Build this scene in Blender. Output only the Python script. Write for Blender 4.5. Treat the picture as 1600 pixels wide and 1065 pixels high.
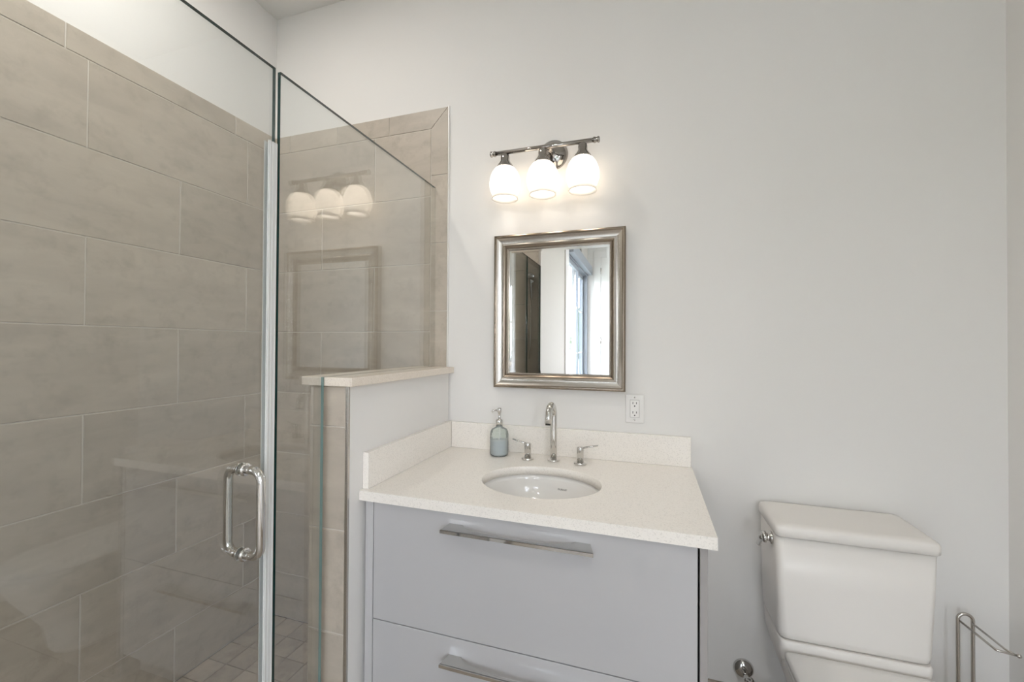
import bpy, bmesh, math, random
from mathutils import Vector, Matrix
random.seed(7)
sc = bpy.context.scene
for o in list(bpy.data.objects):
    bpy.data.objects.remove(o)
COL = sc.collection
PI = math.pi

# ------------------------------------------------------------------ camera
H = 1.32                                   # lens height above the room floor
YAW, PITCH, ROLL, FPX = 0.31218, 0.00951, 0.0057, 656.52
fw = Vector((-math.sin(YAW), math.cos(YAW), 0)); rt = Vector((math.cos(YAW), math.sin(YAW), 0)); up = Vector((0, 0, 1))
fw, up = math.cos(PITCH) * fw + math.sin(PITCH) * up, math.cos(PITCH) * up - math.sin(PITCH) * fw
rt, up = math.cos(ROLL) * rt + math.sin(ROLL) * up, math.cos(ROLL) * up - math.sin(ROLL) * rt
cam_d = bpy.data.cameras.new('camera'); cam = bpy.data.objects.new('camera', cam_d); COL.objects.link(cam)
cam_d.sensor_fit = 'HORIZONTAL'; cam_d.sensor_width = 36.0; cam_d.lens = 36.0 * FPX / 1600.0
cam_d.clip_start = 0.02
m3 = Matrix((rt, up, -fw)).transposed()
cam.matrix_world = Matrix.Translation((0, 0, H)) @ m3.to_4x4()
sc.camera = cam

# ------------------------------------------------------------------ view, world, big lights
sc.view_settings.view_transform = 'Standard'; sc.view_settings.look = 'None'
sc.view_settings.gamma = 1.0; sc.view_settings.use_curve_mapping = False
sc.view_settings.exposure = 0.0
sc.cycles.use_denoising = True
sc.cycles.max_bounces = 14; sc.cycles.diffuse_bounces = 6; sc.cycles.glossy_bounces = 8
sc.cycles.transparent_max_bounces = 24; sc.cycles.transmission_bounces = 8
sc.cycles.sample_clamp_indirect = 12.0
SKY = 3.9
LAMP_L = 13.5
DOWN_W = 9.0

W = bpy.data.worlds.new('sky'); sc.world = W; W.use_nodes = True
nt = W.node_tree; nt.nodes.clear()
wo = nt.nodes.new('ShaderNodeOutputWorld'); bg = nt.nodes.new('ShaderNodeBackground')
tc = nt.nodes.new('ShaderNodeTexCoord'); sp = nt.nodes.new('ShaderNodeSeparateXYZ'); rp = nt.nodes.new('ShaderNodeValToRGB')
nt.links.new(tc.outputs['Generated'], sp.inputs[0]); nt.links.new(sp.outputs['Z'], rp.inputs[0])
rp.color_ramp.elements[0].position = 0.0; rp.color_ramp.elements[0].color = (0.985, 0.985, 1.03, 1)
rp.color_ramp.elements[1].position = 0.7; rp.color_ramp.elements[1].color = (0.72, 0.86, 1.10, 1)
nt.links.new(rp.outputs[0], bg.inputs[0]); bg.inputs[1].default_value = SKY * 4.0
nt.links.new(bg.outputs[0], wo.inputs[0])

# daylight openings
RY0, RY1, RZ0, RZ1 = -1.80, -0.98, 0.95, 2.45               # unseen window added in the right wall for side daylight
FX0, FX1 = 0.38, 1.02                       # tall unseen window added behind the camera for frontal daylight
GY0, GY1, GZ = -3.36, -1.605, 2.44            # glazed sliding garden door in the left wall behind the camera
pl = bpy.data.lights.new('daylight_portal', 'AREA'); pl.shape = 'RECTANGLE'; pl.size = GZ; pl.size_y = GY1 - GY0; pl.cycles.is_portal = True
po = bpy.data.objects.new('daylight_portal', pl); COL.objects.link(po); po.location = (-1.04, (GY0 + GY1) / 2, GZ / 2); po.rotation_euler = (0, -PI / 2, 0)
pl = bpy.data.lights.new('daylight_portal', 'AREA'); pl.shape = 'RECTANGLE'; pl.size = FX1 - FX0; pl.size_y = 1.35; pl.cycles.is_portal = True
po = bpy.data.objects.new('daylight_portal', pl); COL.objects.link(po); po.location = ((FX0 + FX1) / 2, -3.48, 1.725); po.rotation_euler = (PI / 2, 0, 0)

pl = bpy.data.lights.new('daylight_portal', 'AREA'); pl.shape = 'RECTANGLE'; pl.size = RZ1 - RZ0; pl.size_y = RY1 - RY0; pl.cycles.is_portal = True
po = bpy.data.objects.new('daylight_portal', pl); COL.objects.link(po); po.location = (1.16, (RY0 + RY1) / 2, (RZ0 + RZ1) / 2); po.rotation_euler = (0, PI / 2, 0)

# ------------------------------------------------------------------ materials
def srgb(r, g, b):
    f = lambda c: (c / 255 / 12.92) if c / 255 <= 0.04045 else ((c / 255 + 0.055) / 1.055) ** 2.4
    return (f(r), f(g), f(b), 1)
def mat(name, col, rough=0.5, metal=0.0, spec=0.5, coat=0.0, bump=None, vary=None):
    m = bpy.data.materials.new(name); m.use_nodes = True
    n = m.node_tree.nodes; l = m.node_tree.links
    p = n['Principled BSDF']
    p.inputs['Base Color'].default_value = col; p.inputs['Roughness'].default_value = rough
    p.inputs['Metallic'].default_value = metal; p.inputs['Specular IOR Level'].default_value = spec
    p.inputs['Coat Weight'].default_value = coat; p.inputs['Coat Roughness'].default_value = 0.05
    if bump or vary:
        t = n.new('ShaderNodeTexCoord')
    if bump:
        nz = n.new('ShaderNodeTexNoise'); nz.inputs['Scale'].default_value = bump[0]; nz.inputs['Detail'].default_value = 4
        b = n.new('ShaderNodeBump'); b.inputs['Strength'].default_value = bump[1]; b.inputs['Distance'].default_value = bump[2]
        l.new(t.outputs['Object'], nz.inputs['Vector']); l.new(nz.outputs[0], b.inputs['Height']); l.new(b.outputs[0], p.inputs['Normal'])
    if vary:
        nz = n.new('ShaderNodeTexNoise'); nz.inputs['Scale'].default_value = vary[0]; nz.inputs['Detail'].default_value = 5
        r = n.new('ShaderNodeMix'); r.data_type = 'RGBA'
        r.inputs[6].default_value = col; r.inputs[7].default_value = vary[1]
        l.new(t.outputs['Object'], nz.inputs['Vector']); l.new(nz.outputs[0], r.inputs[0]); l.new(r.outputs[2], p.inputs['Base Color'])
    return m

def tile_mat(name, a, b, c, stretch, rough=0.45, scale=1.0):
    """stone look porcelain: clouds and drifting streaks, shifted from tile to tile"""
    m = bpy.data.materials.new(name); m.use_nodes = True
    n = m.node_tree.nodes; l = m.node_tree.links; p = n['Principled BSDF']
    tc = n.new('ShaderNodeTexCoord'); geo = n.new('ShaderNodeNewGeometry')
    mul = n.new('ShaderNodeVectorMath'); mul.operation = 'SCALE'; mul.inputs['Scale'].default_value = 37.0
    cmb = n.new('ShaderNodeCombineXYZ')
    for i in range(3): l.new(geo.outputs['Random Per Island'], cmb.inputs[i])
    l.new(cmb.outputs[0], mul.inputs[0])
    add = n.new('ShaderNodeVectorMath'); add.operation = 'ADD'
    l.new(tc.outputs['Object'], add.inputs[0]); l.new(mul.outputs[0], add.inputs[1])
    mp = n.new('ShaderNodeMapping'); mp.inputs['Scale'].default_value = stretch; mp.inputs['Rotation'].default_value = (0.12, 0.1, 0)
    l.new(add.outputs[0], mp.inputs[0])
    n1 = n.new('ShaderNodeTexNoise'); n1.inputs['Scale'].default_value = 5.5 * scale; n1.inputs['Detail'].default_value = 8; n1.inputs['Roughness'].default_value = 0.62; n1.inputs['Distortion'].default_value = 0.5
    n2 = n.new('ShaderNodeTexNoise'); n2.inputs['Scale'].default_value = 14.0 * scale; n2.inputs['Detail'].default_value = 10; n2.inputs['Roughness'].default_value = 0.7
    n3 = n.new('ShaderNodeTexNoise'); n3.inputs['Scale'].default_value = 120; n3.inputs['Detail'].default_value = 3
    l.new(mp.outputs[0], n1.inputs['Vector']); l.new(add.outputs[0], n2.inputs['Vector']); l.new(add.outputs[0], n3.inputs['Vector'])
    r1 = n.new('ShaderNodeValToRGB'); r1.color_ramp.elements[0].position = 0.3; r1.color_ramp.elements[1].position = 0.72
    r1.color_ramp.elements[0].color = a; r1.color_ramp.elements[1].color = b
    l.new(n1.outputs[0], r1.inputs[0])
    mx = n.new('ShaderNodeMix'); mx.data_type = 'RGBA'; mx.inputs[7].default_value = c
    rr = n.new('ShaderNodeMapRange'); rr.inputs[1].default_value = 0.5; rr.inputs[2].default_value = 0.8; rr.inputs[4].default_value = 0.85
    l.new(n2.outputs[0], rr.inputs[0]); l.new(rr.outputs[0], mx.inputs[0]); l.new(r1.outputs[0], mx.inputs[6])
    br = n.new('ShaderNodeHueSaturation')
    va = n.new('ShaderNodeMapRange'); va.inputs[3].default_value = 0.92; va.inputs[4].default_value = 1.06
    l.new(geo.outputs['Random Per Island'], va.inputs[0]); l.new(va.outputs[0], br.inputs['Value']); l.new(mx.outputs[2], br.inputs['Color'])
    l.new(br.outputs[0], p.inputs['Base Color'])
    bp = n.new('ShaderNodeBump'); bp.inputs['Strength'].default_value = 0.12; bp.inputs['Distance'].default_value = 0.002
    ad = n.new('ShaderNodeMath'); ad.operation = 'ADD'; l.new(n1.outputs[0], ad.inputs[0]); l.new(n3.outputs[0], ad.inputs[1])
    l.new(ad.outputs[0], bp.inputs['Height']); l.new(bp.outputs[0], p.inputs['Normal'])
    p.inputs['Roughness'].default_value = rough; p.inputs['Specular IOR Level'].default_value = 0.4
    return m

def pane_mat(name, tint, ior=1.5, boost=1.0):
    """clear architectural glass: lets light through, mirrors by Fresnel"""
    m = bpy.data.materials.new(name); m.use_nodes = True
    n = m.node_tree.nodes; l = m.node_tree.links; n.clear()
    out = n.new('ShaderNodeOutputMaterial'); tr = n.new('ShaderNodeBsdfTransparent'); gl = n.new('ShaderNodeBsdfGlossy')
    tr.inputs[0].default_value = tint; gl.inputs['Roughness'].default_value = 0.0; gl.inputs[0].default_value = (1, 1, 1, 1)
    geo = n.new('ShaderNodeNewGeometry'); mr = n.new('ShaderNodeMapRange')
    mr.inputs[3].default_value = ior; mr.inputs[4].default_value = 1 / ior
    l.new(geo.outputs['Backfacing'], mr.inputs[0])
    fr = n.new('ShaderNodeFresnel'); l.new(mr.outputs[0], fr.inputs['IOR'])
    mx = n.new('ShaderNodeMixShader'); mu = n.new('ShaderNodeMath'); mu.operation = 'MULTIPLY'; mu.inputs[1].default_value = boost
    l.new(fr.outputs[0], mu.inputs[0]); l.new(mu.outputs[0], mx.inputs[0])
    l.new(tr.outputs[0], mx.inputs[1]); l.new(gl.outputs[0], mx.inputs[2]); l.new(mx.outputs[0], out.inputs[0])
    return m

def quartz(name, base, speck, dens=0.62):
    m = bpy.data.materials.new(name); m.use_nodes = True
    n = m.node_tree.nodes; l = m.node_tree.links; p = n['Principled BSDF']
    tc = n.new('ShaderNodeTexCoord'); v = n.new('ShaderNodeTexVoronoi'); v.inputs['Scale'].default_value = 420
    l.new(tc.outputs['Object'], v.inputs['Vector'])
    sep = n.new('ShaderNodeSeparateColor'); l.new(v.outputs['Color'], sep.inputs[0])
    r = n.new('ShaderNodeValToRGB'); r.color_ramp.elements[0].position = dens; r.color_ramp.elements[1].position = 1.0
    r.color_ramp.elements[0].color = base; r.color_ramp.elements[1].color = speck
    l.new(sep.outputs[0], r.inputs[0]); l.new(r.outputs[0], p.inputs['Base Color'])
    p.inputs['Roughness'].default_value = 0.22; p.inputs['Specular IOR Level'].default_value = 0.5
    return m

M = {}
M['paint'] = mat('white_wall_paint', srgb(226, 224, 221), 0.6, spec=0.25, bump=(220, 0.05, 0.001))
M['paint_dimmed'] = mat('dimmed_wall_paint', srgb(190, 185, 177), 0.6, spec=0.25, bump=(220, 0.05, 0.001))  # wall paint darkened to offset the added side window's light on the partition
M['ceil'] = mat('ceiling_paint', srgb(226, 225, 222), 0.7, spec=0.2, bump=(160, 0.05, 0.001))
M['tile'] = tile_mat('grey_stone_tile', srgb(175, 165, 152), srgb(193, 183, 169), srgb(157, 147, 134), (0.55, 0.55, 2.2))
M['tile_floor'] = tile_mat('shower_floor_tile', srgb(158, 148, 136), srgb(190, 178, 164), srgb(140, 131, 120), (1, 1, 1))
M['tile_room'] = tile_mat('room_floor_tile', srgb(150, 138, 124), srgb(176, 163, 148), srgb(132, 121, 108), (1, 1, 1))
M['grout'] = mat('light_grout', srgb(206, 200, 191), 0.9, spec=0.1)
M['grout_dark'] = mat('floor_grout', srgb(110, 102, 94), 0.9, spec=0.1)
M['pane'] = pane_mat('clear_shower_glass', (0.965, 0.977, 0.974, 1), 1.52, 1.6)
M['winpane'] = pane_mat('window_glass', (0.98, 0.99, 0.99, 1), 1.45)
M['edge'] = mat('green_glass_edge', (0.003, 0.040, 0.038, 1), 0.08, spec=0.6)
M['edge_pale'] = mat('polished_pale_glass_edge', (0.13, 0.24, 0.23, 1), 0.15, spec=0.6)
M['seal'] = mat('clear_vinyl_seal', srgb(212, 212, 210), 0.25, spec=0.5)
M['chrome'] = mat('polished_chrome', (0.66, 0.65, 0.63, 1), 0.05, 1.0)
M['chrome_dark'] = mat('dark_polished_nickel', (0.38, 0.36, 0.34, 1), 0.10, 1.0)
M['steel'] = mat('brushed_steel', (0.60, 0.57, 0.53, 1), 0.24, 1.0)
M['frame'] = mat('silver_frame_cove', (0.60, 0.57, 0.53, 1), 0.20, 1.0)
M['bronze'] = mat('bronze_frame_edge', (0.30, 0.25, 0.20, 1), 0.20, 1.0)
M['mirror'] = mat('mirror_silver', (0.93, 0.94, 0.94, 1), 0.0, 1.0)
M['quartz'] = quartz('white_quartz', srgb(238, 233, 226), srgb(222, 217, 210), 0.74)
M['quartz_cap'] = quartz('cream_quartz', srgb(228, 218, 205), srgb(214, 202, 188))
M['lacquer'] = mat('grey_gloss_lacquer', srgb(184, 183, 184), 0.16, spec=0.5, coat=0.35)
M['carcass'] = mat('cabinet_side_grey', srgb(158, 154, 152), 0.35)
M['gap'] = mat('shadow_gap_black', srgb(18, 18, 18), 0.8)
M['porcelain'] = mat('white_porcelain', srgb(238, 236, 233), 0.12, spec=0.5, coat=0.4)
M['china'] = mat('white_china_tank', srgb(226, 222, 217), 0.3, spec=0.4)
M['plastic'] = mat('white_plastic', srgb(226, 224, 221), 0.3)
M['slot'] = mat('dark_slot', srgb(40, 38, 36), 0.6)
M['logo'] = mat('printed_dark_grey', srgb(70, 66, 64), 0.4)
M['liquid'] = mat('blue_grey_soap', srgb(194, 197, 206), 0.2)
M['closet'] = mat('grey_gloss_closet', srgb(128, 134, 142), 0.06, spec=0.7, coat=0.8)
M['closet_frame'] = mat('grey_closet_frame', srgb(140, 145, 152), 0.4)
M['rubber'] = mat('black_rubber', srgb(24, 24, 24), 0.7)
M['hall'] = mat('brown_hall_paint', srgb(120, 108, 92), 0.6)
M['leaf'] = mat('hedge_green', srgb(92, 130, 74), 0.7, vary=(14, srgb(40, 70, 34)))
M['lawn'] = mat('lawn_green', srgb(148, 148, 134), 0.8)

def bottle_glass():
    m = bpy.data.materials.new('green_hammered_glass'); m.use_nodes = True
    n = m.node_tree.nodes; l = m.node_tree.links; n.clear()
    out = n.new('ShaderNodeOutputMaterial'); tr = n.new('ShaderNodeBsdfTransparent'); gl = n.new('ShaderNodeBsdfGlossy'); df = n.new('ShaderNodeBsdfDiffuse')
    tr.inputs[0].default_value = (0.91, 0.95, 0.93, 1); gl.inputs['Roughness'].default_value = 0.08; df.inputs[0].default_value = (0.78, 0.84, 0.81, 1)
    tc = n.new('ShaderNodeTexCoord'); v = n.new('ShaderNodeTexVoronoi'); v.inputs['Scale'].default_value = 110
    b = n.new('ShaderNodeBump'); b.inputs['Strength'].default_value = 0.6; b.inputs['Distance'].default_value = 0.003
    l.new(tc.outputs['Object'], v.inputs['Vector']); l.new(v.outputs['Distance'], b.inputs['Height'])
    l.new(b.outputs[0], gl.inputs['Normal']); l.new(b.outputs[0], df.inputs['Normal'])
    m1 = n.new('ShaderNodeMixShader'); m1.inputs[0].default_value = 0.22
    l.new(tr.outputs[0], m1.inputs[1]); l.new(df.outputs[0], m1.inputs[2])
    lw = n.new('ShaderNodeLayerWeight'); lw.inputs[0].default_value = 0.2; l.new(b.outputs[0], lw.inputs['Normal'])
    m2 = n.new('ShaderNodeMixShader'); l.new(lw.outputs['Fresnel'], m2.inputs[0])
    l.new(m1.outputs[0], m2.inputs[1]); l.new(gl.outputs[0], m2.inputs[2]); l.new(m2.outputs[0], out.inputs[0])
    return m
M['bottle'] = bottle_glass()
def shade_glass():
    m = bpy.data.materials.new('frosted_opal_glass'); m.use_nodes = True
    n = m.node_tree.nodes; l = m.node_tree.links; n.clear()
    out = n.new('ShaderNodeOutputMaterial'); tl = n.new('ShaderNodeBsdfTranslucent'); df = n.new('ShaderNodeBsdfDiffuse'); gl = n.new('ShaderNodeBsdfGlossy')
    tl.inputs[0].default_value = (0.93, 0.91, 0.87, 1); df.inputs[0].default_value = (0.85, 0.84, 0.82, 1); gl.inputs['Roughness'].default_value = 0.15
    a = n.new('ShaderNodeMixShader'); a.inputs[0].default_value = 0.35; l.new(tl.outputs[0], a.inputs[1]); l.new(df.outputs[0], a.inputs[2])
    b = n.new('ShaderNodeMixShader'); b.inputs[0].default_value = 0.05; l.new(a.outputs[0], b.inputs[1]); l.new(gl.outputs[0], b.inputs[2])
    l.new(b.outputs[0], out.inputs[0])
    return m
M['shade'] = shade_glass()
def emit(name, col, s):
    m = bpy.data.materials.new(name); m.use_nodes = True; n = m.node_tree.nodes; n.clear()
    o = n.new('ShaderNodeOutputMaterial'); e = n.new('ShaderNodeEmission'); e.inputs[0].default_value = col; e.inputs[1].default_value = s
    m.node_tree.links.new(e.outputs[0], o.inputs[0]); return m

# ------------------------------------------------------------------ mesh helpers
def BM(): return bmesh.new()
def box(bm, x0, x1, y0, y1, z0, z1, mi=0):
    v = [bm.verts.new(p) for p in ((x0, y0, z0), (x1, y0, z0), (x1, y1, z0), (x0, y1, z0), (x0, y0, z1), (x1, y0, z1), (x1, y1, z1), (x0, y1, z1))]
    fs = [bm.faces.new([v[i] for i in f]) for f in ((0, 3, 2, 1), (4, 5, 6, 7), (0, 1, 5, 4), (1, 2, 6, 5), (2, 3, 7, 6), (3, 0, 4, 7))]
    for f in fs: f.material_index = mi
    return fs
def loft(bm, rings, cap0=True, cap1=True, closed=True, mi=0):
    R = [[bm.verts.new(p) for p in r] for r in rings]
    for a, b in zip(R, R[1:]):
        n = len(a)
        for i in range(n if closed else n - 1):
            f = bm.faces.new((a[i], a[(i + 1) % n], b[(i + 1) % n], b[i])); f.material_index = mi; f.smooth = True
    if cap0: f = bm.faces.new(R[0][::-1]); f.material_index = mi
    if cap1: f = bm.faces.new(R[-1]); f.material_index = mi
    return R
def lathe(bm, prof, axis=((0, 0, 0), (0, 0, 1)), seg=40, cap0=True, cap1=True, mi=0):
    o = Vector(axis[0]); d = Vector(axis[1]).normalized()
    u = d.orthogonal().normalized(); w = d.cross(u)
    rings = []
    for r, h in prof:
        rings.append([o + d * h + (u * math.cos(t) + w * math.sin(t)) * max(r, 1e-5) for t in [2 * PI * i / seg for i in range(seg)]])
    return loft(bm, rings, cap0, cap1, mi=mi)
def tube(bm, pts, r, seg=18, caps=True, mi=0):
    pts = [Vector(p) for p in pts]
    rs = r if isinstance(r, (list, tuple)) else [r] * len(pts)
    t0 = (pts[1] - pts[0]).normalized(); u = t0.orthogonal().normalized()
    rings = []
    for i, p in enumerate(pts):
        t = (pts[min(i + 1, len(pts) - 1)] - pts[max(i - 1, 0)]).normalized()
        u = (u - t * u.dot(t)).normalized(); w = t.cross(u)
        rings.append([p + (u * math.cos(a) + w * math.sin(a)) * rs[i] for a in [2 * PI * k / seg for k in range(seg)]])
    return loft(bm, rings, caps, caps, mi=mi)
def arc(c, a, b, t0, t1, n=12):
    """points of c + a cos t + b sin t"""
    c, a, b = Vector(c), Vector(a), Vector(b)
    return [c + a * math.cos(t) + b * math.sin(t) for t in [t0 + (t1 - t0) * i / n for i in range(n + 1)]]
def fillet(pts, r, n=8):
    pts = [Vector(p) for p in pts]; out = [pts[0]]
    for a, b, c in zip(pts, pts[1:], pts[2:]):
        d1 = (a - b).normalized(); d2 = (c - b).normalized(); ang = d1.angle(d2)
        if ang > PI - 0.01: out.append(b); continue
        d = r / math.tan(ang / 2); p1 = b + d1 * d; p2 = b + d2 * d
        o = b + (d1 + d2).normalized() * (r / math.sin(ang / 2))
        e1 = (p1 - o).normalized(); e2 = (p2 - o).normalized(); th = e1.angle(e2)
        for i in range(n + 1):
            s = i / n
            out.append(o + (e1 * math.sin((1 - s) * th) + e2 * math.sin(s * th)) / math.sin(th) * r)
    out.append(pts[-1]); return out
def obj(name, bm, m, parent=None, bevel=0.0, smooth=None, seg=2, keep=False):
    me = bpy.data.meshes.new(name)
    if not keep: bmesh.ops.recalc_face_normals(bm, faces=bm.faces[:])
    bm.to_mesh(me); bm.free()
    for k in (m if isinstance(m, (list, tuple)) else [m]): me.materials.append(k)
    o = bpy.data.objects.new(name, me); COL.objects.link(o)
    if parent: o.parent = parent
    if bevel:
        b = o.modifiers.new('bevel', 'BEVEL'); b.width = bevel; b.segments = seg; b.limit_method = 'ANGLE'; b.angle_limit = math.radians(35)
        b.harden_normals = False
    if smooth:
        for f in me.polygons: f.use_smooth = True
    return o
def local(bm, root):
    """geometry is drawn in room coordinates; bring it into its thing's own frame"""
    bmesh.ops.translate(bm, verts=bm.verts[:], vec=-root.location); return bm
def thing(name, label, cat, loc=(0, 0, 0), group=None):
    o = bpy.data.objects.new(name, None); COL.objects.link(o); o.location = loc; o.empty_display_size = 0.05
    o['label'] = label; o['category'] = cat
    if group: o['group'] = group
    return o
def part(name, bm, m, root, owner=None, bevel=0.0, smooth=None, seg=2, keep=False):
    """a part drawn in room coordinates under a thing (root), optionally one level deeper under owner"""
    local(bm, root)
    return obj(name, bm, m, owner or root, bevel, smooth, seg, keep)
def struct(name, bm, m, bevel=0.0, label=None, cat=None, keep=False):
    o = obj(name, bm, m, None, bevel, keep=keep); o['kind'] = 'structure'
    if label: o['label'] = label
    if cat: o['category'] = cat
    return o

def tile_poly(bm, pts, fn, th, gap, ch, mi=0):
    """one tile: polygon in wall (u,v), shrunk by half the joint, with a chamfered face"""
    n = len(pts)
    def inset(d):
        res = []
        for i in range(n):
            a, b, c = Vector(pts[i - 1]), Vector(pts[i]), Vector(pts[(i + 1) % n])
            e1 = (b - a).normalized(); e2 = (c - b).normalized()
            n1 = Vector((-e1.y, e1.x)); n2 = Vector((-e2.y, e2.x))
            k = (n1 + n2); k = k / max(1e-6, k.dot(n1)); res.append(b + k * d)
        return res
    o = inset(gap / 2); i = inset(gap / 2 + ch)
    base = [bm.verts.new(fn(p.x, p.y, 0)) for p in o]; mid = [bm.verts.new(fn(p.x, p.y, th - ch)) for p in o]; top = [bm.verts.new(fn(p.x, p.y, th)) for p in i]
    fs = [bm.faces.new(top)]
    for a, b in ((base, mid), (mid, top)):
        for k in range(n): fs.append(bm.faces.new((a[k], a[(k + 1) % n], b[(k + 1) % n], b[k])))
    for f in fs: f.material_index = mi
def tiled(bm, u0, u1, v0, v1, us, vs, fn, th=0.008, gap=0.0042, ch=0.0014, mi=0):
    """running bond: vs are the row lines, us(k) the joints in row k"""
    lv = sorted([v for v in vs if v0 < v < v1] + [v0, v1])
    for a, b in zip(lv, lv[1:]):
        if b - a < 0.006: continue
        joints = sorted([u for u in us((a + b) / 2) if u0 + 0.005 < u < u1 - 0.005] + [u0, u1])
        for c, d in zip(joints, joints[1:]):
            tile_poly(bm, [(c, a), (d, a), (d, b), (c, b)], fn, th, gap, ch, mi)

# ------------------------------------------------------------------ the setting
XL, YB, XR, YF, ZC = -1.860, 1.708, 1.060, -3.40, 3.022      # left, back, right, wall behind the camera, ceiling
XG = -0.919                                                   # plane of the shower glass
YS = -0.267                                                   # front wall of the shower
SF = -0.076                                                   # sunken shower floor
P_ = 0.3078; Z3 = 1.379                                       # tile course height and one course line
LINES = [Z3 + P_ * k for k in range(-5, 4)]

b = BM(); box(b, XG - 0.0, XR + 0.2, YF - 0.1, YB + 0.1, -0.12, -0.010)
fn = lambda u, v, t: (u, v, -0.010 + t)
tiled(b, -0.86, XR - 0.001, YF + 0.001, YB - 0.001, lambda c: [-0.6 + 0.6 * k + (0.3 if int((c - YF) / 0.3) % 2 else 0) for k in range(5)], [YF + 0.3 * k for k in range(20)], fn, 0.010, 0.004, 0.001, 1)
struct('floor', b, [M['grout_dark'], M['tile_room']])
OX0, OX1 = -0.20, 0.34                                        # open doorway to a dim hall behind the camera
b = BM(); box(b, OX0 - 0.1, OX0, YF - 2.3, YF - 0.1, -0.12, 3.0); box(b, OX1, OX1 + 0.04, YF - 2.3, YF - 0.1, -0.12, 3.0); box(b, OX0 - 0.1, OX1 + 0.04, YF - 2.4, YF - 2.3, -0.12, 3.0); box(b, OX0, OX1, YF - 2.3, YF - 0.1, 2.9, 3.0); box(b, OX0, OX1, YF - 2.3, YF, -0.12, -0.001)
struct('wall_hall', b, M['hall'])
b = BM(); box(b, XL - 0.1, XR + 0.2, YF - 0.1, YB + 0.1, ZC, ZC + 0.1); struct('ceiling', b, M['ceil'])
b = BM(); box(b, XL - 0.1, XR + 0.2, YB, YB + 0.1, -0.12, ZC); struct('wall_back', b, M['paint'])
b = BM(); box(b, XL - 0.1, XL, YS - 0.12, YB, -0.12, ZC); struct('wall_left', b, M['paint'])
b = BM(); box(b, XG - 0.12, OX0, YF - 0.1, YF, -0.12, ZC); box(b, OX1, FX0, YF - 0.1, YF, -0.12, ZC); box(b, OX0, OX1, YF - 0.1, YF, 2.90, ZC); box(b, FX1, XR + 0.2, YF - 0.1, YF, -0.12, ZC); box(b, FX0, FX1, YF - 0.1, YF, -0.12, 1.05); box(b, FX0, FX1, YF - 0.1, YF, 2.4, ZC); struct('wall_front', b, M['paint'])
b = BM(); box(b, XR, XR + 0.16, RY1, YB, -0.12, ZC); box(b, XR, XR + 0.16, YF, RY0, -0.12, ZC); box(b, XR, XR + 0.16, RY0, RY1, -0.12, RZ0); box(b, XR, XR + 0.16, RY0, RY1, RZ1, ZC); struct('wall_right', b, M['paint'])
# wall in line with the glass, from the shower to the closet, and the shower's own front wall
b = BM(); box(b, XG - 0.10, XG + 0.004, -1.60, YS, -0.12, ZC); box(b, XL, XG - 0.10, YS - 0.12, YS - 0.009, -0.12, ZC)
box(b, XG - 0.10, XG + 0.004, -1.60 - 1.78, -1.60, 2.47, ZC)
struct('wall_partition', b, M['paint_dimmed'])
b = BM(); box(b, XG + 0.004, XG + 0.022, -1.60, -1.41, 0, 2.50); struct('trim_1', b, M['plastic'], 0.003)

# tiled faces of the shower
def jl(c): 
    k = round((c - Z3) / P_ - 0.5)
    return [0.928 + (0.306 if k % 2 else 0.0) + 0.612 * q for q in range(-3, 3)]
b = BM(); box(b, XL, XL + 0.0055, YS, YB, SF, 2.390)
fl = lambda u, v, t: (XL + t, u, v)
tiled(b, YS, YB - 0.008, SF, LINES[-1], jl, LINES, fl, 0.008, mi=1)
tiled(b, YS, YB - 0.008, LINES[-1], 2.3926, lambda c: [0.867 + 0.6085 * q for q in range(-3, 3)], [], fl, 0.008, mi=1)
struct('wall_shower_left', b, [M['grout'], M['tile']])
XT = -0.855                                                   # right edge of the tiled field
b = BM(); box(b, XL + 0.008, XT, YB - 0.0055, YB - 0.0002, SF, 2.390)
fb = lambda u, v, t: (u, YB - t, v)
def jb(c):
    k = round((c - Z3) / P_ - 0.5)
    return [-1.548 + (0.307 if k % 2 == 0 else 0.0) + 0.614 * q for q in range(-2, 4)]
XS = XT - 0.086
tiled(b, XL + 0.008, XS, SF, LINES[-1], jb, LINES, fb, 0.008, mi=1)
jt = [-1.757, -1.460, -1.163]
for a, c in zip([XL + 0.008] + jt, jt): tile_poly(b, [(a, LINES[-1]), (c, LINES[-1]), (c, 2.3926), (a, 2.3926)], fb, 0.008, 0.0035, 0.0009, 1)
tile_poly(b, [(jt[-1], LINES[-1]), (XS, LINES[-1]), (XT, 2.3926), (jt[-1], 2.3926)], fb, 0.008, 0.0035, 0.0009, 1)
tile_poly(b, [(XS, 2.087), (XT, 2.087), (XT, 2.3926), (XS, LINES[-1])], fb, 0.008, 0.0035, 0.0009, 1)
zz = [2.087 - P_ * k for k in range(4)]
for a, c in zip(zz, zz[1:]): tile_poly(b, [(XS, c), (XT, c), (XT, a), (XS, a)], fb, 0.008, 0.0035, 0.0009, 1)
struct('wall_shower_back', b, [M['grout'], M['tile']])
b = BM(); box(b, XT, XT + 0.004, YB - 0.010, YB - 0.0001, 1.22, 2.395); struct('trim_2', b, M['plastic'])
b = BM(); box(b, XL + 0.008, XG - 0.1, YS - 0.009, YS - 0.003, SF, 2.390)
ff = lambda u, v, t: (u, YS - 0.003 + t, v)
tiled(b, XL + 0.008, XG - 0.012, SF, LINES[-1], jb, LINES, ff, 0.009, mi=1)
tiled(b, XL + 0.008, XG - 0.012, LINES[-1], 2.3926, lambda c: [-1.46], [], ff, 0.009, mi=1)
struct('wall_shower_front', b, [M['grout'], M['tile']])
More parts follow.
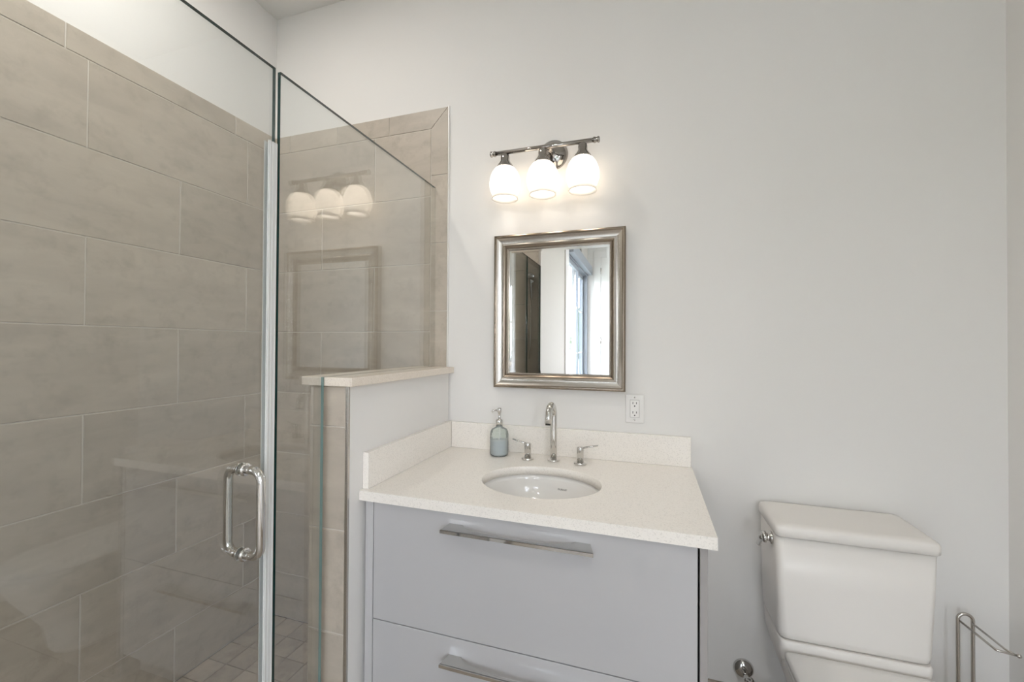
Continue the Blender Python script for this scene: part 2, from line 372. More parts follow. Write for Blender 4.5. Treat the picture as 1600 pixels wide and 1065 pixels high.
# sunken shower floor of small squares, with a curb under the glass
b = BM(); box(b, XL, XG, YS, YB, SF - 0.04, SF - 0.006)
gs = 0.1085
fs_ = lambda u, v, t: (u, v, SF - 0.006 + t)
tiled(b, XL + 0.008, XG - 0.05, YS, YB - 0.008, lambda c: [-1.852 + gs * k for k in range(1, 10)], [1.700 - gs * k for k in range(1, 20)], fs_, 0.006, 0.003, 0.0008, 1)
struct('floor_shower', b, [M['grout_dark'], M['tile_floor']])
HX0, HX1, HY = -0.988, -0.845, 1.040                          # the half wall
b = BM(); box(b, XG - 0.055, XG + 0.055, YS, HY - 0.009, SF, 0.012); struct('trim_3', b, M['tile'], 0.003)
b = BM(); box(b, HX0 + 0.008, HX1, HY + 0.008, YB - 0.0085, SF, 1.194, 0)
fe = lambda u, v, t: (u, HY + 0.008 - t, v)
box(b, HX0 + 0.001, HX1 - 0.011, HY + 0.0025, HY + 0.008, 0.0, 1.194, 1)
tiled(b, HX0 - 0.0, HX1 - 0.010, 0.0, 1.194, lambda c: [], LINES, fe, 0.008, 0.003, 0.0025, 3)
fh = lambda u, v, t: (HX0 + 0.008 - t, u, v)
tiled(b, HY, YB - 0.0085, SF, 1.194, lambda c: [1.35], LINES, fh, 0.008, 0.003, 0.0009, 2)
struct('wall_half', b, [M['paint'], M['grout'], M['tile'], M['tile']])
b = BM(); box(b, HX1 - 0.010, HX1 + 0.0005, HY - 0.001, HY + 0.008, 0.0, 1.194); struct('trim_4', b, M['steel'], 0.001)
# tiled baseboards
b = BM(); box(b, 0.155, XR - 0.0001, YB - 0.012, YB - 0.0001, 0, 0.098); struct('baseboard_back', b, M['tile_room'], 0.002)
b = BM(); box(b, XR - 0.012, XR - 0.0001, YF + 0.03, YB - 0.0125, 0, 0.098); struct('baseboard_right', b, M['tile_room'], 0.002)

# behind the camera: two windows added for daylight; door, sliding door, vent seen in the mirror
b = BM()
for (x0, x1, z0, z1) in ((FX0, FX1, 1.05, 1.10), (FX0, FX1, 2.35, 2.40), (FX0, FX0 + 0.05, 1.10, 2.35), (FX1 - 0.05, FX1, 1.10, 2.35), (FX0 + 0.05, FX1 - 0.05, 1.70, 1.74)): box(b, x0, x1, YF - 0.07, YF - 0.02, z0, z1)
w2 = struct('fill_window_1', b, M['plastic'], 0.003)
b = BM(); box(b, FX0 + 0.05, FX1 - 0.05, YF - 0.048, YF - 0.042, 1.10, 1.70); box(b, FX0 + 0.05, FX1 - 0.05, YF - 0.048, YF - 0.042, 1.74, 2.35); obj('pane', b, M['winpane'], w2)
b = BM(); fx0, fx1 = XR + 0.03, XR + 0.08; ym = (RY0 + RY1) / 2
for (y0, y1, z0, z1) in ((RY0, RY1, RZ0, RZ0 + 0.05), (RY0, RY1, RZ1 - 0.05, RZ1), (RY0, RY0 + 0.05, RZ0 + 0.05, RZ1 - 0.05), (RY1 - 0.05, RY1, RZ0 + 0.05, RZ1 - 0.05), (RY0 + 0.05, RY1 - 0.05, 1.68, 1.72)): box(b, fx0, fx1, y0, y1, z0, z1)
w3 = struct('fill_window_2', b, M['plastic'], 0.003)
b = BM(); box(b, XR + 0.050, XR + 0.056, RY0 + 0.05, RY1 - 0.05, RZ0 + 0.05, 1.68); box(b, XR + 0.050, XR + 0.056, RY0 + 0.05, RY1 - 0.05, 1.72, RZ1 - 0.05); obj('pane', b, M['winpane'], w3)
b = BM()                                                      # flat white door and its casing in the wall behind
box(b, -0.82, -0.71, YF, YF + 0.02, 0, 2.72); box(b, -0.455, -0.36, YF, YF + 0.02, 0, 2.72); box(b, -0.82, -0.36, YF, YF + 0.02, 2.72, 2.82)
d1 = struct('door_1', b, M['plastic'], 0.004)
b = BM(); box(b, -0.705, -0.46, YF + 0.001, YF + 0.014, 0.01, 2.715); obj('door_leaf', b, M['plastic'], d1, 0.003)
for z in (2.50, 1.40, 0.30):
    b = BM(); lathe(b, [(0.009, -0.05), (0.009, 0.05)], ((-0.707, YF + 0.024, z), (0, 0, 1)), 14); obj('hinge', b, M['steel'], d1)
b = BM()                                                      # grey framed sliding glass door to the garden
box(b, XG - 0.12, XG + 0.002, YF + 0.001, GY0 + 0.05, 0, GZ + 0.029); box(b, XG - 0.12, XG + 0.002, GY0 + 0.05, GY1, 0, 0.03); box(b, XG - 0.12, XG + 0.002, GY0 + 0.05, GY1, GZ - 0.02, GZ + 0.029)
d2 = struct('door_2', b, M['closet_frame'], 0.002)
b = BM(); box(b, XG + 0.0045, XG + 0.075, YF + 0.02, -1.602, 2.44, 2.57); obj('track_header', b, M['closet_frame'], d2, 0.003)
for y0, y1, x in ((-2.52, GY1 - 0.002, XG - 0.010), (GY0 + 0.052, -2.46, XG - 0.060)):
    b = BM(); box(b, x - 0.035, x, y0, y0 + 0.05, 0.035, GZ - 0.025); box(b, x - 0.035, x, y1 - 0.05, y1, 0.035, GZ - 0.025)
    box(b, x - 0.035, x, y0 + 0.05, y1 - 0.05, 0.035, 0.11); box(b, x - 0.035, x, y0 + 0.05, y1 - 0.05, GZ - 0.085, GZ - 0.025)
    q = obj('sliding_panel', b, M['closet_frame'], d2, 0.002)
    b = BM(); box(b, x - 0.020, x - 0.014, y0 + 0.05, y1 - 0.05, 0.11, GZ - 0.085); obj('pane', b, M['winpane'], q)
    for z in (1.21, 1.84):
        b = BM(); box(b, x - 0.0138, x - 0.004, y0 + 0.05, y1 - 0.05, z - 0.009, z + 0.009); obj('glazing_bar', b, M['plastic'], q)
b = BM(); box(b, XG + 0.0045, XG + 0.014, -2.62, -2.30, 2.60, 2.70)
v = struct('trim_5', b, M['slot'], 0.002, 'dark louvred air vent high on the wall over the sliding closet', 'vent')
b = BM()
for k in range(5): box(b, XG + 0.013, XG + 0.020, -2.61, -2.31, 2.608 + 0.018 * k, 2.617 + 0.018 * k)
obj('louvre', b, M['steel'], v)
# garden outside
b = BM(); box(b, -70, 40, -90, 30, -0.45, -0.25); struct('ground', b, M['lawn'])
b = BM()
bmesh.ops.create_grid(b, x_segments=90, y_segments=14, size=1.0)
for vv in b.verts:
    x = -14 + vv.co.x * 26; z = 2.6 + vv.co.y * (3.0 + 0.9 * math.sin(x * 0.9) + 0.5 * math.sin(x * 2.3))
    vv.co = Vector((x, -44 + 0.8 * math.sin(x * 1.7 + z) + random.uniform(-.15, .15), max(-0.3, z + random.uniform(-.12, .12))))
r = bmesh.ops.extrude_face_region(b, geom=b.faces[:])
bmesh.ops.translate(b, verts=[q for q in r['geom'] if isinstance(q, bmesh.types.BMVert)], vec=(0, -4, 0))
o = obj('tree_belt', b, M['leaf']); o['kind'] = 'stuff'; o['label'] = 'distant belt of green trees beyond the lawn outside the glass door'; o['category'] = 'trees'

# ------------------------------------------------------------------ shower glass
def glass_poly(bm, poly, x0, x1, pale=(), clear=()):
    """pane cut to an outline in (y, z): clear faces, green edges"""
    a = [bm.verts.new((x0, y, z)) for y, z in poly]; c = [bm.verts.new((x1, y, z)) for y, z in poly]
    bm.faces.new(a[::-1]).material_index = 0; bm.faces.new(c).material_index = 0
    n = len(poly)
    for i in range(n): bm.faces.new((a[i], a[(i + 1) % n], c[(i + 1) % n], c[i])).material_index = 2 if i in pale else 0 if i in clear else 1
GT = 0.005
t = thing('glass_panel', 'fixed clear glass shower panel standing on the half wall cap, notched around its tiled end', 'glass panel', (XG, 1.27, 0.012))
b = BM()
glass_poly(b, [(0.852, 0.0125), (1.016, 0.0125), (1.016, 1.2215), (YB - 0.0105, 1.2215), (YB - 0.0105, 2.030), (0.852, 2.030)], XG - GT, XG + GT, (1, 2), (3,))
part('pane', b, [M['pane'], M['edge'], M['edge_pale']], t)
DH = (0.170, 0.836)
t = thing('glass_door', 'frameless clear glass shower door with a chrome pull, left of the fixed panel', 'shower door', (XG, 0.5, 0.012))
b = BM(); glass_poly(b, [(DH[0], 0.020), (DH[1], 0.020), (DH[1], 2.030), (DH[0], 2.030)], XG - GT, XG + GT)
part('pane', b, [M['pane'], M['edge'], M['edge_pale']], t)
b = BM()
for (x0, x1, y0, y1) in ((XG - GT - 0.003, XG - GT - 0.0002, 0.815, 0.842), (XG + GT + 0.0002, XG + GT + 0.003, 0.815, 0.842), (XG - GT, XG + GT, DH[1] + 0.0003, 0.842)):
    box(b, x0, x1, y0, y1, 0.020, 1.835)
for dx in (-1, 1):
    for yy in (0.819, 0.828, 0.838):
        x = XG + dx * (GT + 0.003); box(b, min(x, x + dx * 0.0022), max(x, x + dx * 0.0022), yy - 0.0014, yy + 0.0014, 0.020, 1.835)
part('edge_seal', b, M['seal'], t, bevel=0.0005)
for s in (1, -1):
    b = BM(); yh, z0, z1, d = 0.762, 0.8175, 1.0195, (0.056 if s > 0 else 0.048)
    p = fillet([(XG + s * (GT + 0.002), yh, z0), (XG + s * d, yh, z0), (XG + s * d, yh, z1), (XG + s * (GT + 0.002), yh, z1)], 0.026, 10)
    tube(b, p, 0.0100, 22)
    h = part('pull_handle', b, M['chrome'], t)
    for z in (z0, z1):
        b = BM(); lathe(b, [(0.0150, GT + 0.0002), (0.0155, GT + 0.001), (0.0155, GT + 0.004), (0.0145, GT + 0.006), (0.0105, GT + 0.0065)], ((XG, yh, z), (s, 0, 0)), 26)
        part('washer', b, M['chrome'], t, h)
t = thing('glass_panel', 'narrow fixed clear glass strip beside the shower front wall, seen in the mirror', 'glass panel', (XG, -0.05, 0.012))
b = BM(); glass_poly(b, [(YS + 0.002, 0.0125), (0.164, 0.0125), (0.164, 2.030), (YS + 0.002, 2.030)], XG - GT, XG + GT)
part('pane', b, [M['pane'], M['edge'], M['edge_pale']], t)
# hand shower on the shower's front wall (seen in the mirror)
t = thing('hand_shower', 'chrome hand shower hanging on the tiled shower wall, seen in the mirror', 'shower head', (-1.0, YS, 1.9))
b = BM(); lathe(b, [(0.026, 0.0003), (0.026, 0.008), (0.012, 0.012), (0.012, 0.045)], ((-1.0, YS, 1.90), (0, 1, 0)), 24); part('wall_bracket', b, M['chrome'], t)
b = BM(); lathe(b, [(0.012, 0.02), (0.036, 0.0), (0.040, -0.02), (0.034, -0.03), (0.018, -0.035), (0.012, -0.06), (0.011, -0.20), (0.009, -0.24)], ((-1.0, YS + 0.055, 1.95), (0, 0.25, 1)), 24); part('spray_head', b, M['chrome'], t)
b = BM(); tube(b, [(-1.0, YS + 0.002, 1.72), (-1.0, YS + 0.02, 1.60), (-1.0, YS + 0.03, 1.4), (-1.01, YS + 0.03, 1.2)], 0.006, 10); part('hose', b, M['chrome'], t)

# cap of the half wall
b = BM(); box(b, -1.001, -0.818, 1.020, YB - 0.0086, 1.195, 1.2212)
o = obj('ledge_cap', b, M['quartz_cap'], None, 0.002); o['label'] = 'cream stone cap slab on top of the white half wall'; o['category'] = 'ledge'

# ------------------------------------------------------------------ vanity
CX0, CX1, CF, CT = HX1 + 0.001, 0.158, 1.092, 0.870
VX0, VX1 = -0.832, 0.139
t = thing('vanity_cabinet', 'glossy grey two drawer vanity cabinet below the white countertop', 'cabinet', (-0.345, 1.4, 0))
b = BM(); box(b, VX0 + 0.018, VX1 - 0.018, 1.127, YB - 0.014, 0.10, 0.68); part('carcass', b, M['gap'], t)
b = BM(); box(b, VX1 - 0.0175, VX1, 1.108, YB - 0.014, 0.0, 0.838); part('side_panel', b, M['carcass'], t, bevel=0.0008)
b = BM(); box(b, VX0, VX0 + 0.0275, 1.108, 1.126, 0.0, 0.838); box(b, VX0, VX0 + 0.0175, 1.1262, YB - 0.014, 0.0, 0.838); part('filler_panel', b, M['lacquer'], t, bevel=0.0008)
b = BM(); box(b, VX0 + 0.018, VX1 - 0.018, 1.17, 1.185, 0.0, 0.098); part('toe_kick', b, M['carcass'], t)
DX0, DX1 = VX0 + 0.0300, VX1 - 0.0225
def pull(z):
    """thin plate with a straight front lip and a bowed cut-out behind it"""
    bm = BM(); n = 40; x0, x1 = -0.556, -0.128; yf, yb = 1.069, 1.1079; th = 0.004
    fr, bk = [], []
    for i in range(n + 1):
        s = i / n; x = x0 + (x1 - x0) * s
        e = 0.035
        c = max(0.0, 1 - ((s - 0.5) / 0.40) ** 2)
        taper = min(1, min(s, 1 - s) / e)
        yb_ = yb - (yb - yf - 0.010) * (c ** 0.55)
        fr.append((x0 + (x1 - x0) * s, yf)); bk.append((x0 + 0.012 * (1 - 2 * s) + (x1 - x0) * s, yb_))
    R = []
    for (fx, fy), (bx, by) in zip(fr, bk):
        R.append([(fx, fy, z - 0.009), (fx, fy, z), (bx, by, z + 0.15 * (by - fy)), (bx, by, z - 0.003 + 0.15 * (by - fy)), (fx, fy + 0.0025, z - 0.003), (fx, fy + 0.0025, z - 0.009)])
    loft(bm, R)
    for f in bm.faces: f.smooth = False
    return bm
for z0, z1, hz in ((0.4790, 0.8335, 0.798), (0.105, 0.4760, 0.422)):
    b = BM(); box(b, DX0, DX1, 1.108, 1.1265, z0, z1); d = part('drawer', b, M['lacquer'], t, bevel=0.001)
    part('pull_handle', pull(hz), M['chrome'], t, d)
# countertop with an oval cut-out
t = thing('countertop', 'white speckled quartz vanity countertop with splashes and an oval basin cut-out', 'countertop', (-0.345, 1.4, 0.84))
SX, SY, SA, SB = -0.337, 1.362, 0.201, 0.1625
def ell(a, bb, n): return [(SX + a * math.cos(2 * PI * i / n), SY + bb * math.sin(2 * PI * i / n)) for i in range(n)]
b = BM(); N = 96; yb = YB - 0.0005
ring = ell(SA, SB, N); outer = []
for x, y in ring:
    dx, dy = x - SX, y - SY; k = min((CX1 - SX) / dx if dx > 1e-9 else (CX0 - SX) / dx if dx < -1e-9 else 1e9, (yb - SY) / dy if dy > 1e-9 else (CF - SY) / dy if dy < -1e-9 else 1e9)
    outer.append([SX + dx * k, SY + dy * k])
for cx, cy in ((CX0, CF), (CX1, CF), (CX1, yb), (CX0, yb)):
    i = min(range(N), key=lambda i: (outer[i][0] - cx) ** 2 + (outer[i][1] - cy) ** 2); outer[i] = [cx, cy]
zt, zb = CT, CT - 0.030
to = [b.verts.new((x, y, zt)) for x, y in outer]; ti = [b.verts.new((x, y, zt)) for x, y in ring]; ti2 = [b.verts.new((SX + (x - SX) * 0.985, SY + (y - SY) * 0.985, zt - 0.0025)) for x, y in ring]
bo = [b.verts.new((x, y, zb)) for x, y in outer]; bi = [b.verts.new((SX + (x - SX) * 0.985, SY + (y - SY) * 0.985, zb)) for x, y in ring]
for i in range(N):
    j = (i + 1) % N
    b.faces.new((to[i], to[j], ti[j], ti[i])); b.faces.new((bo[j], bo[i], bi[i], bi[j])); b.faces.new((bo[i], bo[j], to[j], to[i]))
    for p_, q_ in ((ti, ti2), (ti2, bi)):
        f = b.faces.new((p_[i], p_[j], q_[j], q_[i])); f.smooth = True
part('slab', b, M['quartz'], t)
b = BM(); box(b, CX0 + 0.0215, CX1 - 0.004, YB - 0.021, YB - 0.0005, CT + 0.0003, 0.981); part('backsplash', b, M['quartz'], t, bevel=0.0012)
b = BM(); box(b, CX0, CX0 + 0.0205, 1.108, YB - 0.0005, CT + 0.0003, 0.983); part('side_splash', b, M['quartz'], t, bevel=0.0012)
# undermount basin
t = thing('wash_basin', 'oval white porcelain basin undermounted in the countertop', 'sink', (SX, SY, 0.70))
b = BM(); n = 80; rings = []
for s in range(15):
    a = s / 14 * PI / 2; f = math.cos(a) ** 0.75 if s < 14 else 0.0; z = zb - 0.0015 - 0.135 * math.sin(a) ** 0.9
    f = max(f, 0.11)
    rings.append([(x, y, z) for x, y in ell((SA + 0.004) * f, (SB + 0.004) * f, n)])
loft(b, rings, cap0=False, cap1=True)
outer_r = [[(SX + (x - SX) * 1.0 + (x - SX) / max(1e-6, math.hypot(x - SX, y - SY)) * 0.012, SY + (y - SY) + (y - SY) / max(1e-6, math.hypot(x - SX, y - SY)) * 0.012, z - (0.0 if k == 0 else 0.010)) for x, y, z in r_] for k, r_ in enumerate(rings)]
loft(b, outer_r, cap0=False, cap1=True)
b.verts.ensure_lookup_table()
L0 = [v for v in b.verts if abs(v.co.z - (zb - 0.0015)) < 1e-6]
inn = L0[:n]; out_ = L0[n:2 * n]
for i in range(n): b.faces.new((inn[i], inn[(i + 1) % n], out_[(i + 1) % n], out_[i]))
part('bowl', b, M['porcelain'], t)
b = BM(); lathe(b, [(0.021, 0.0), (0.021, 0.002), (0.016, 0.003), (0.0, 0.0035)], ((SX, SY, zb - 0.1362), (0, 0, 1)), 30); part('drain', b, M['chrome'], t)
def text_part(body, size, loc, rotm, m, root, name):
    cu = bpy.data.curves.new(name, 'FONT'); cu.body = body; cu.size = size; cu.extrude = 0.0002; cu.align_x = 'CENTER'; cu.align_y = 'CENTER'
    o = bpy.data.objects.new(name, cu); COL.objects.link(o)
    bpy.context.view_layer.update()
    me = bpy.data.meshes.new_from_object(o.evaluated_get(bpy.context.evaluated_depsgraph_get()))
    bpy.data.objects.remove(o); me.transform(Matrix.Translation(Vector(loc) - root.location) @ rotm.to_4x4()); me.materials.append(m)
    q = bpy.data.objects.new(name, me); COL.objects.link(q); q.parent = root; return q
# mark printed inside the back of the bowl
def bowl_pt(phi, a):
    f = math.cos(a) ** 0.75; z = zb - 0.0015 - 0.135 * math.sin(a) ** 0.9
    return Vector((SX + (SA + 0.004) * f * math.cos(phi), SY + (SB + 0.004) * f * math.sin(phi), z))
ph, aa = PI / 2 - 0.22, 0.30
pc = bowl_pt(ph, aa); ex = (bowl_pt(ph - 0.05, aa) - bowl_pt(ph + 0.05, aa)).normalized(); ez = (bowl_pt(ph, aa - 0.04) - bowl_pt(ph, aa + 0.04)); ez = (ez - ex * ez.dot(ex)).normalized()
en = ex.cross(ez)
text_part('DURAVIT', 0.0085, pc + en * 0.0012, Matrix((ex, ez, en)).transposed(), M['logo'], t, 'printed_mark')

# faucet: gooseneck spout and two lever handles
t = thing('faucet', 'chrome gooseneck faucet with two lever handles standing behind the basin', 'faucet', (-0.347, 1.61, CT))
fx, fy = -0.347, 1.610
flange = lambda x, y, r: lathe
def flange_bm(x, y, r):
    bm = BM(); lathe(bm, [(r, 0.0002), (r, 0.006), (r - 0.002, 0.008), (0.012, 0.0085)], ((x, y, CT), (0, 0, 1)), 36); return bm
b = BM()
pts = [(fx, fy, CT + 0.006), (fx, fy, CT + 0.08)] + arc((fx, fy - 0.047, 1.045), (0, 0.047, 0), (0, 0, 0.047), 0, PI * 0.93, 22)
lp = Vector(pts[-1]); dirv = (Vector(pts[-1]) - Vector(pts[-2])).normalized(); pts.append(lp + dirv * 0.025)
tube(b, pts, 0.0128, 26); sp_ = part('spout', b, M['chrome'], t)
b = BM(); tube(b, [lp + dirv * 0.0252, lp + dirv * 0.030], 0.0095, 20); part('aerator', b, M['slot'], t, sp_)
part('flange', flange_bm(fx, fy, 0.0235), M['chrome'], t, sp_)
for x, y, dv in ((-0.448, 1.598, Vector((-0.058, 0.010, 0.012))), (-0.242, 1.600, Vector((0.058, 0.006, 0.012)))):
    b = BM(); lathe(b, [(0.0130, 0.006), (0.0130, 0.062), (0.0122, 0.0645), (0.0, 0.065)], ((x, y, CT), (0, 0, 1)), 32); h = part('handle', b, M['chrome'], t)
    part('flange', flange_bm(x, y, 0.0245), M['chrome'], t, h)
    s = Vector((x, y, CT + 0.060)); s0 = s + dv.normalized() * 0.008
    b = BM(); tube(b, [s0, s0 + dv * 0.5, s0 + dv], [0.0040, 0.0036, 0.0030], 14); part('lever', b, M['chrome'], t, h)

# soap dispenser
sx, sy = -0.576, 1.622
t = thing('soap_dispenser', 'textured glass soap dispenser half full of blue grey soap by the left splash', 'soap dispenser', (sx, sy, CT))
b = BM()
lathe(b, [(0.030, 0.0006), (0.0365, 0.004), (0.0378, 0.012), (0.0378, 0.085), (0.036, 0.098), (0.030, 0.108), (0.0195, 0.113), (0.0135, 0.117), (0.0135, 0.124)], ((sx, sy, CT), (0, 0, 1)), 48, cap1=False); part('bottle', b, M['bottle'], t)
b = BM(); lathe(b, [(0.030, 0.004), (0.0345, 0.008), (0.0355, 0.014), (0.0355, 0.062), (0.0, 0.0622)], ((sx, sy, CT), (0, 0, 1)), 48); part('soap', b, M['liquid'], t)
b = BM(); lathe(b, [(0.0145, 0.1185), (0.0145, 0.142), (0.012, 0.146), (0.0055, 0.148), (0.0055, 0.172), (0.0085, 0.174), (0.0085, 0.190), (0.006, 0.193), (0.0, 0.194)], ((sx, sy, CT), (0, 0, 1)), 30); pm = part('pump', b, M['chrome'], t)
b = BM(); tube(b, fillet([(sx, sy, CT + 0.183), (sx - 0.022, sy - 0.012, CT + 0.184), (sx - 0.027, sy - 0.015, CT + 0.176)], 0.004, 5), 0.0034, 12); part('nozzle', b, M['chrome'], t, pm)
b = BM(); tube(b, [(sx, sy, CT + 0.063), (sx + 0.004, sy, CT + 0.118)], 0.0026, 8); part('dip_tube', b, M['plastic'], t)

# outlet
t = thing('wall_outlet', 'white double socket outlet on the back wall, right of the framed mirror', 'outlet', (-0.047, YB, 1.0755))
b = BM(); box(b, -0.0815, -0.0125, YB - 0.006, YB - 0.0003, 1.0205, 1.1305); part('cover_plate', b, M['plastic'], t, bevel=0.0025, seg=3)
b = BM(); box(b, -0.0635, -0.0305, YB - 0.0085, YB - 0.0062, 1.0425, 1.1085); rc = part('receptacle', b, M['porcelain'], t, bevel=0.0012)
b = BM(); box(b, -0.0643, -0.0297, YB - 0.00655, YB - 0.0061, 1.0417, 1.1093); part('gasket', b, M['grout_dark'], t)
for zc in (1.0935, 1.0575):
    for x, hh in ((-0.0535, 0.0045), (-0.0405, 0.0038)):
        b = BM(); box(b, x - 0.0011, x + 0.0011, YB - 0.0089, YB - 0.0084, zc - hh + 0.004, zc + hh + 0.004); part('slot', b, M['slot'], t, rc)
    b = BM(); lathe(b, [(0.0026, 0.0), (0.0026, 0.0005)], ((-0.0470, YB - 0.0084, zc - 0.0075), (0, -1, 0)), 16); part('ground_hole', b, M['slot'], t, rc)
for z in (1.1190, 1.0320):
    b = BM(); lathe(b, [(0.0032, 0.0), (0.0028, 0.0008), (0.0, 0.001)], ((-0.047, YB - 0.006, z), (0, -1, 0)), 16); part('screw', b, M['chrome'], t)

# ------------------------------------------------------------------ framed mirror
MX0, MX1, MZ0, MZ1 = -0.624, -0.081, 1.141, 1.784
t = thing('wall_mirror', 'rectangular mirror in a champagne silver moulded frame over the basin', 'mirror', ((MX0 + MX1) / 2, YB, (MZ0 + MZ1) / 2))
def frame_loft(bm, prof, silver):
    """sweep a moulding profile (inset, height off the wall) round the rectangle with mitres"""
    rings = []
    for d, h in prof:
        y = YB - h
        rings.append([(MX0 + d, y, MZ0 + d), (MX1 - d, y, MZ0 + d), (MX1 - d, y, MZ1 - d), (MX0 + d, y, MZ1 - d)])
    R = [[bm.verts.new(p) for p in r] for r in rings]
    for k, (a, c) in enumerate(zip(R, R[1:])):
        for i in range(4): bm.faces.new((a[i], a[(i + 1) % 4], c[(i + 1) % 4], c[i])).material_index = 0 if k in silver else 1
prof = [(0.0, 0.0006), (0.0, 0.028), (0.002, 0.032), (0.006, 0.0345), (0.010, 0.0345), (0.0125, 0.033)]
for i in range(9):                                            # cove
    s = i / 8; prof.append((0.014 + 0.022 * s, 0.0325 - 0.0085 * math.sin(s * PI / 2)))
for i in range(8):                                            # rounded inner fillet
    s = (i + 1) / 8; prof.append((0.036 + 0.018 * s, 0.024 + 0.006 * math.sin(s * PI * 0.95) - 0.004 * s))
prof += [(0.0545, 0.0185), (0.0625, 0.0165), (0.0630, 0.0100)]
b = BM(); frame_loft(b, prof, range(6, 17)); fr_ = part('frame', b, [M['frame'], M['bronze']], t)
b = BM(); d = 0.0588; y = YB - 0.0185
def bead_line(p0, p1):
    p0, p1 = Vector(p0), Vector(p1); L = (p1 - p0).length; k = int(L / 0.0052)
    for i in range(k + 1):
        bmesh.ops.create_icosphere(b, subdivisions=1, radius=0.0025, matrix=Matrix.Translation(p0.lerp(p1, i / k)))
bead_line((MX0 + d, y, MZ0 + d), (MX1 - d, y, MZ0 + d)); bead_line((MX0 + d, y, MZ1 - d), (MX1 - d, y, MZ1 - d))
bead_line((MX0 + d, y, MZ0 + d), (MX0 + d, y, MZ1 - d)); bead_line((MX1 - d, y, MZ0 + d), (MX1 - d, y, MZ1 - d))
part('beading', b, M['frame'], t, smooth=True)
b = BM(); i0, i1 = 0.0615, 0.0735                             # mirror with a narrow bevel
R0 = [b.verts.new(p) for p in ((MX0 + i0, YB - 0.0098, MZ0 + i0), (MX1 - i0, YB - 0.0098, MZ0 + i0), (MX1 - i0, YB - 0.0098, MZ1 - i0), (MX0 + i0, YB - 0.0098, MZ1 - i0))]
R1 = [b.verts.new(p) for p in ((MX0 + i1, YB - 0.0102, MZ0 + i1), (MX1 - i1, YB - 0.0102, MZ0 + i1), (MX1 - i1, YB - 0.0102, MZ1 - i1), (MX0 + i1, YB - 0.0102, MZ1 - i1))]
R2 = [b.verts.new((v.co.x, YB - 0.0040, v.co.z)) for v in R0]
b.faces.new(R1); b.faces.new(R2[::-1])
for i in range(4):
    b.faces.new((R0[i], R0[(i + 1) % 4], R1[(i + 1) % 4], R1[i])); b.faces.new((R2[i], R2[(i + 1) % 4], R0[(i + 1) % 4], R0[i]))
part('mirror_glass', b, M['mirror'], t)

# ------------------------------------------------------------------ vanity light
LX, LY, LZ = (-0.556, -0.398, -0.240), 1.618, 2.106
t = thing('vanity_light', 'three lamp polished nickel vanity light with glowing frosted globes over the mirror', 'wall lamp', (-0.375, YB, 2.11))
b = BM(); lathe(b, [(0.062, 0.0004), (0.062, 0.006), (0.054, 0.012), (0.050, 0.020), (0.030, 0.026), (0.016, 0.030), (0.013, 0.034)], ((-0.375, YB, 2.108), (0, -1, 0)), 44); bp_ = part('backplate', b, M['chrome_dark'], t)
b = BM(); tube(b, [(-0.375, YB - 0.033, 2.108), (-0.375, LY + 0.006, LZ)], 0.0105, 20); part('arm', b, M['chrome_dark'], t)
b = BM(); tube(b, [(-0.608, LY, LZ), (-0.188, LY, LZ)], 0.0088, 24); part('crossbar', b, M['chrome_dark'], t)
for s, x in ((-1, -0.608), (1, -0.188)):
    b = BM(); lathe(b, [(0.0092, -0.012), (0.0115, -0.010), (0.0115, -0.004), (0.0095, -0.002), (0.0095, 0.003), (0.0120, 0.005), (0.0120, 0.010), (0.0080, 0.013), (0.0, 0.0135)], ((x, LY, LZ), (s, 0, 0)), 24); part('finial', b, M['chrome_dark'], t)
bulb_m = emit('lamp_bulb', (1.0, 0.90, 0.80, 1), LAMP_L)
for x in LX:
    b = BM(); lathe(b, [(0.0100, -0.006), (0.0165, -0.012), (0.0180, -0.020), (0.0180, -0.036), (0.0215, -0.039), (0.0225, -0.043), (0.030, -0.051), (0.0345, -0.061), (0.0350, -0.064), (0.0300, -0.064), (0.0, -0.060)], ((x, LY, LZ), (0, 0, 1)), 34); cup = part('socket_cup', b, M['chrome_dark'], t)
    b = BM(); z0 = LZ - 0.0595
    pr = [(0.0300, 0.0), (0.0420, -0.010), (0.0530, -0.026), (0.0605, -0.046), (0.0635, -0.066), (0.0625, -0.086), (0.0570, -0.104), (0.0515, -0.114), (0.0505, -0.119), (0.0530, -0.124), (0.0535, -0.132)]
    inner = [(r - 0.0028, h) for r, h in pr[::-1]]
    lathe(b, pr + inner, ((x, LY, z0), (0, 0, 1)), 44, cap0=False, cap1=False); part('shade', b, M['shade'], t, smooth=True)
    b = BM(); lathe(b, [(0.013, -0.0015), (0.014, -0.018), (0.027, -0.036), (0.036, -0.060), (0.036, -0.074), (0.028, -0.094), (0.013, -0.104), (0.0, -0.106)], ((x, LY, z0), (0, 0, 1)), 24); part('bulb', b, bulb_m, t, cup, smooth=True)

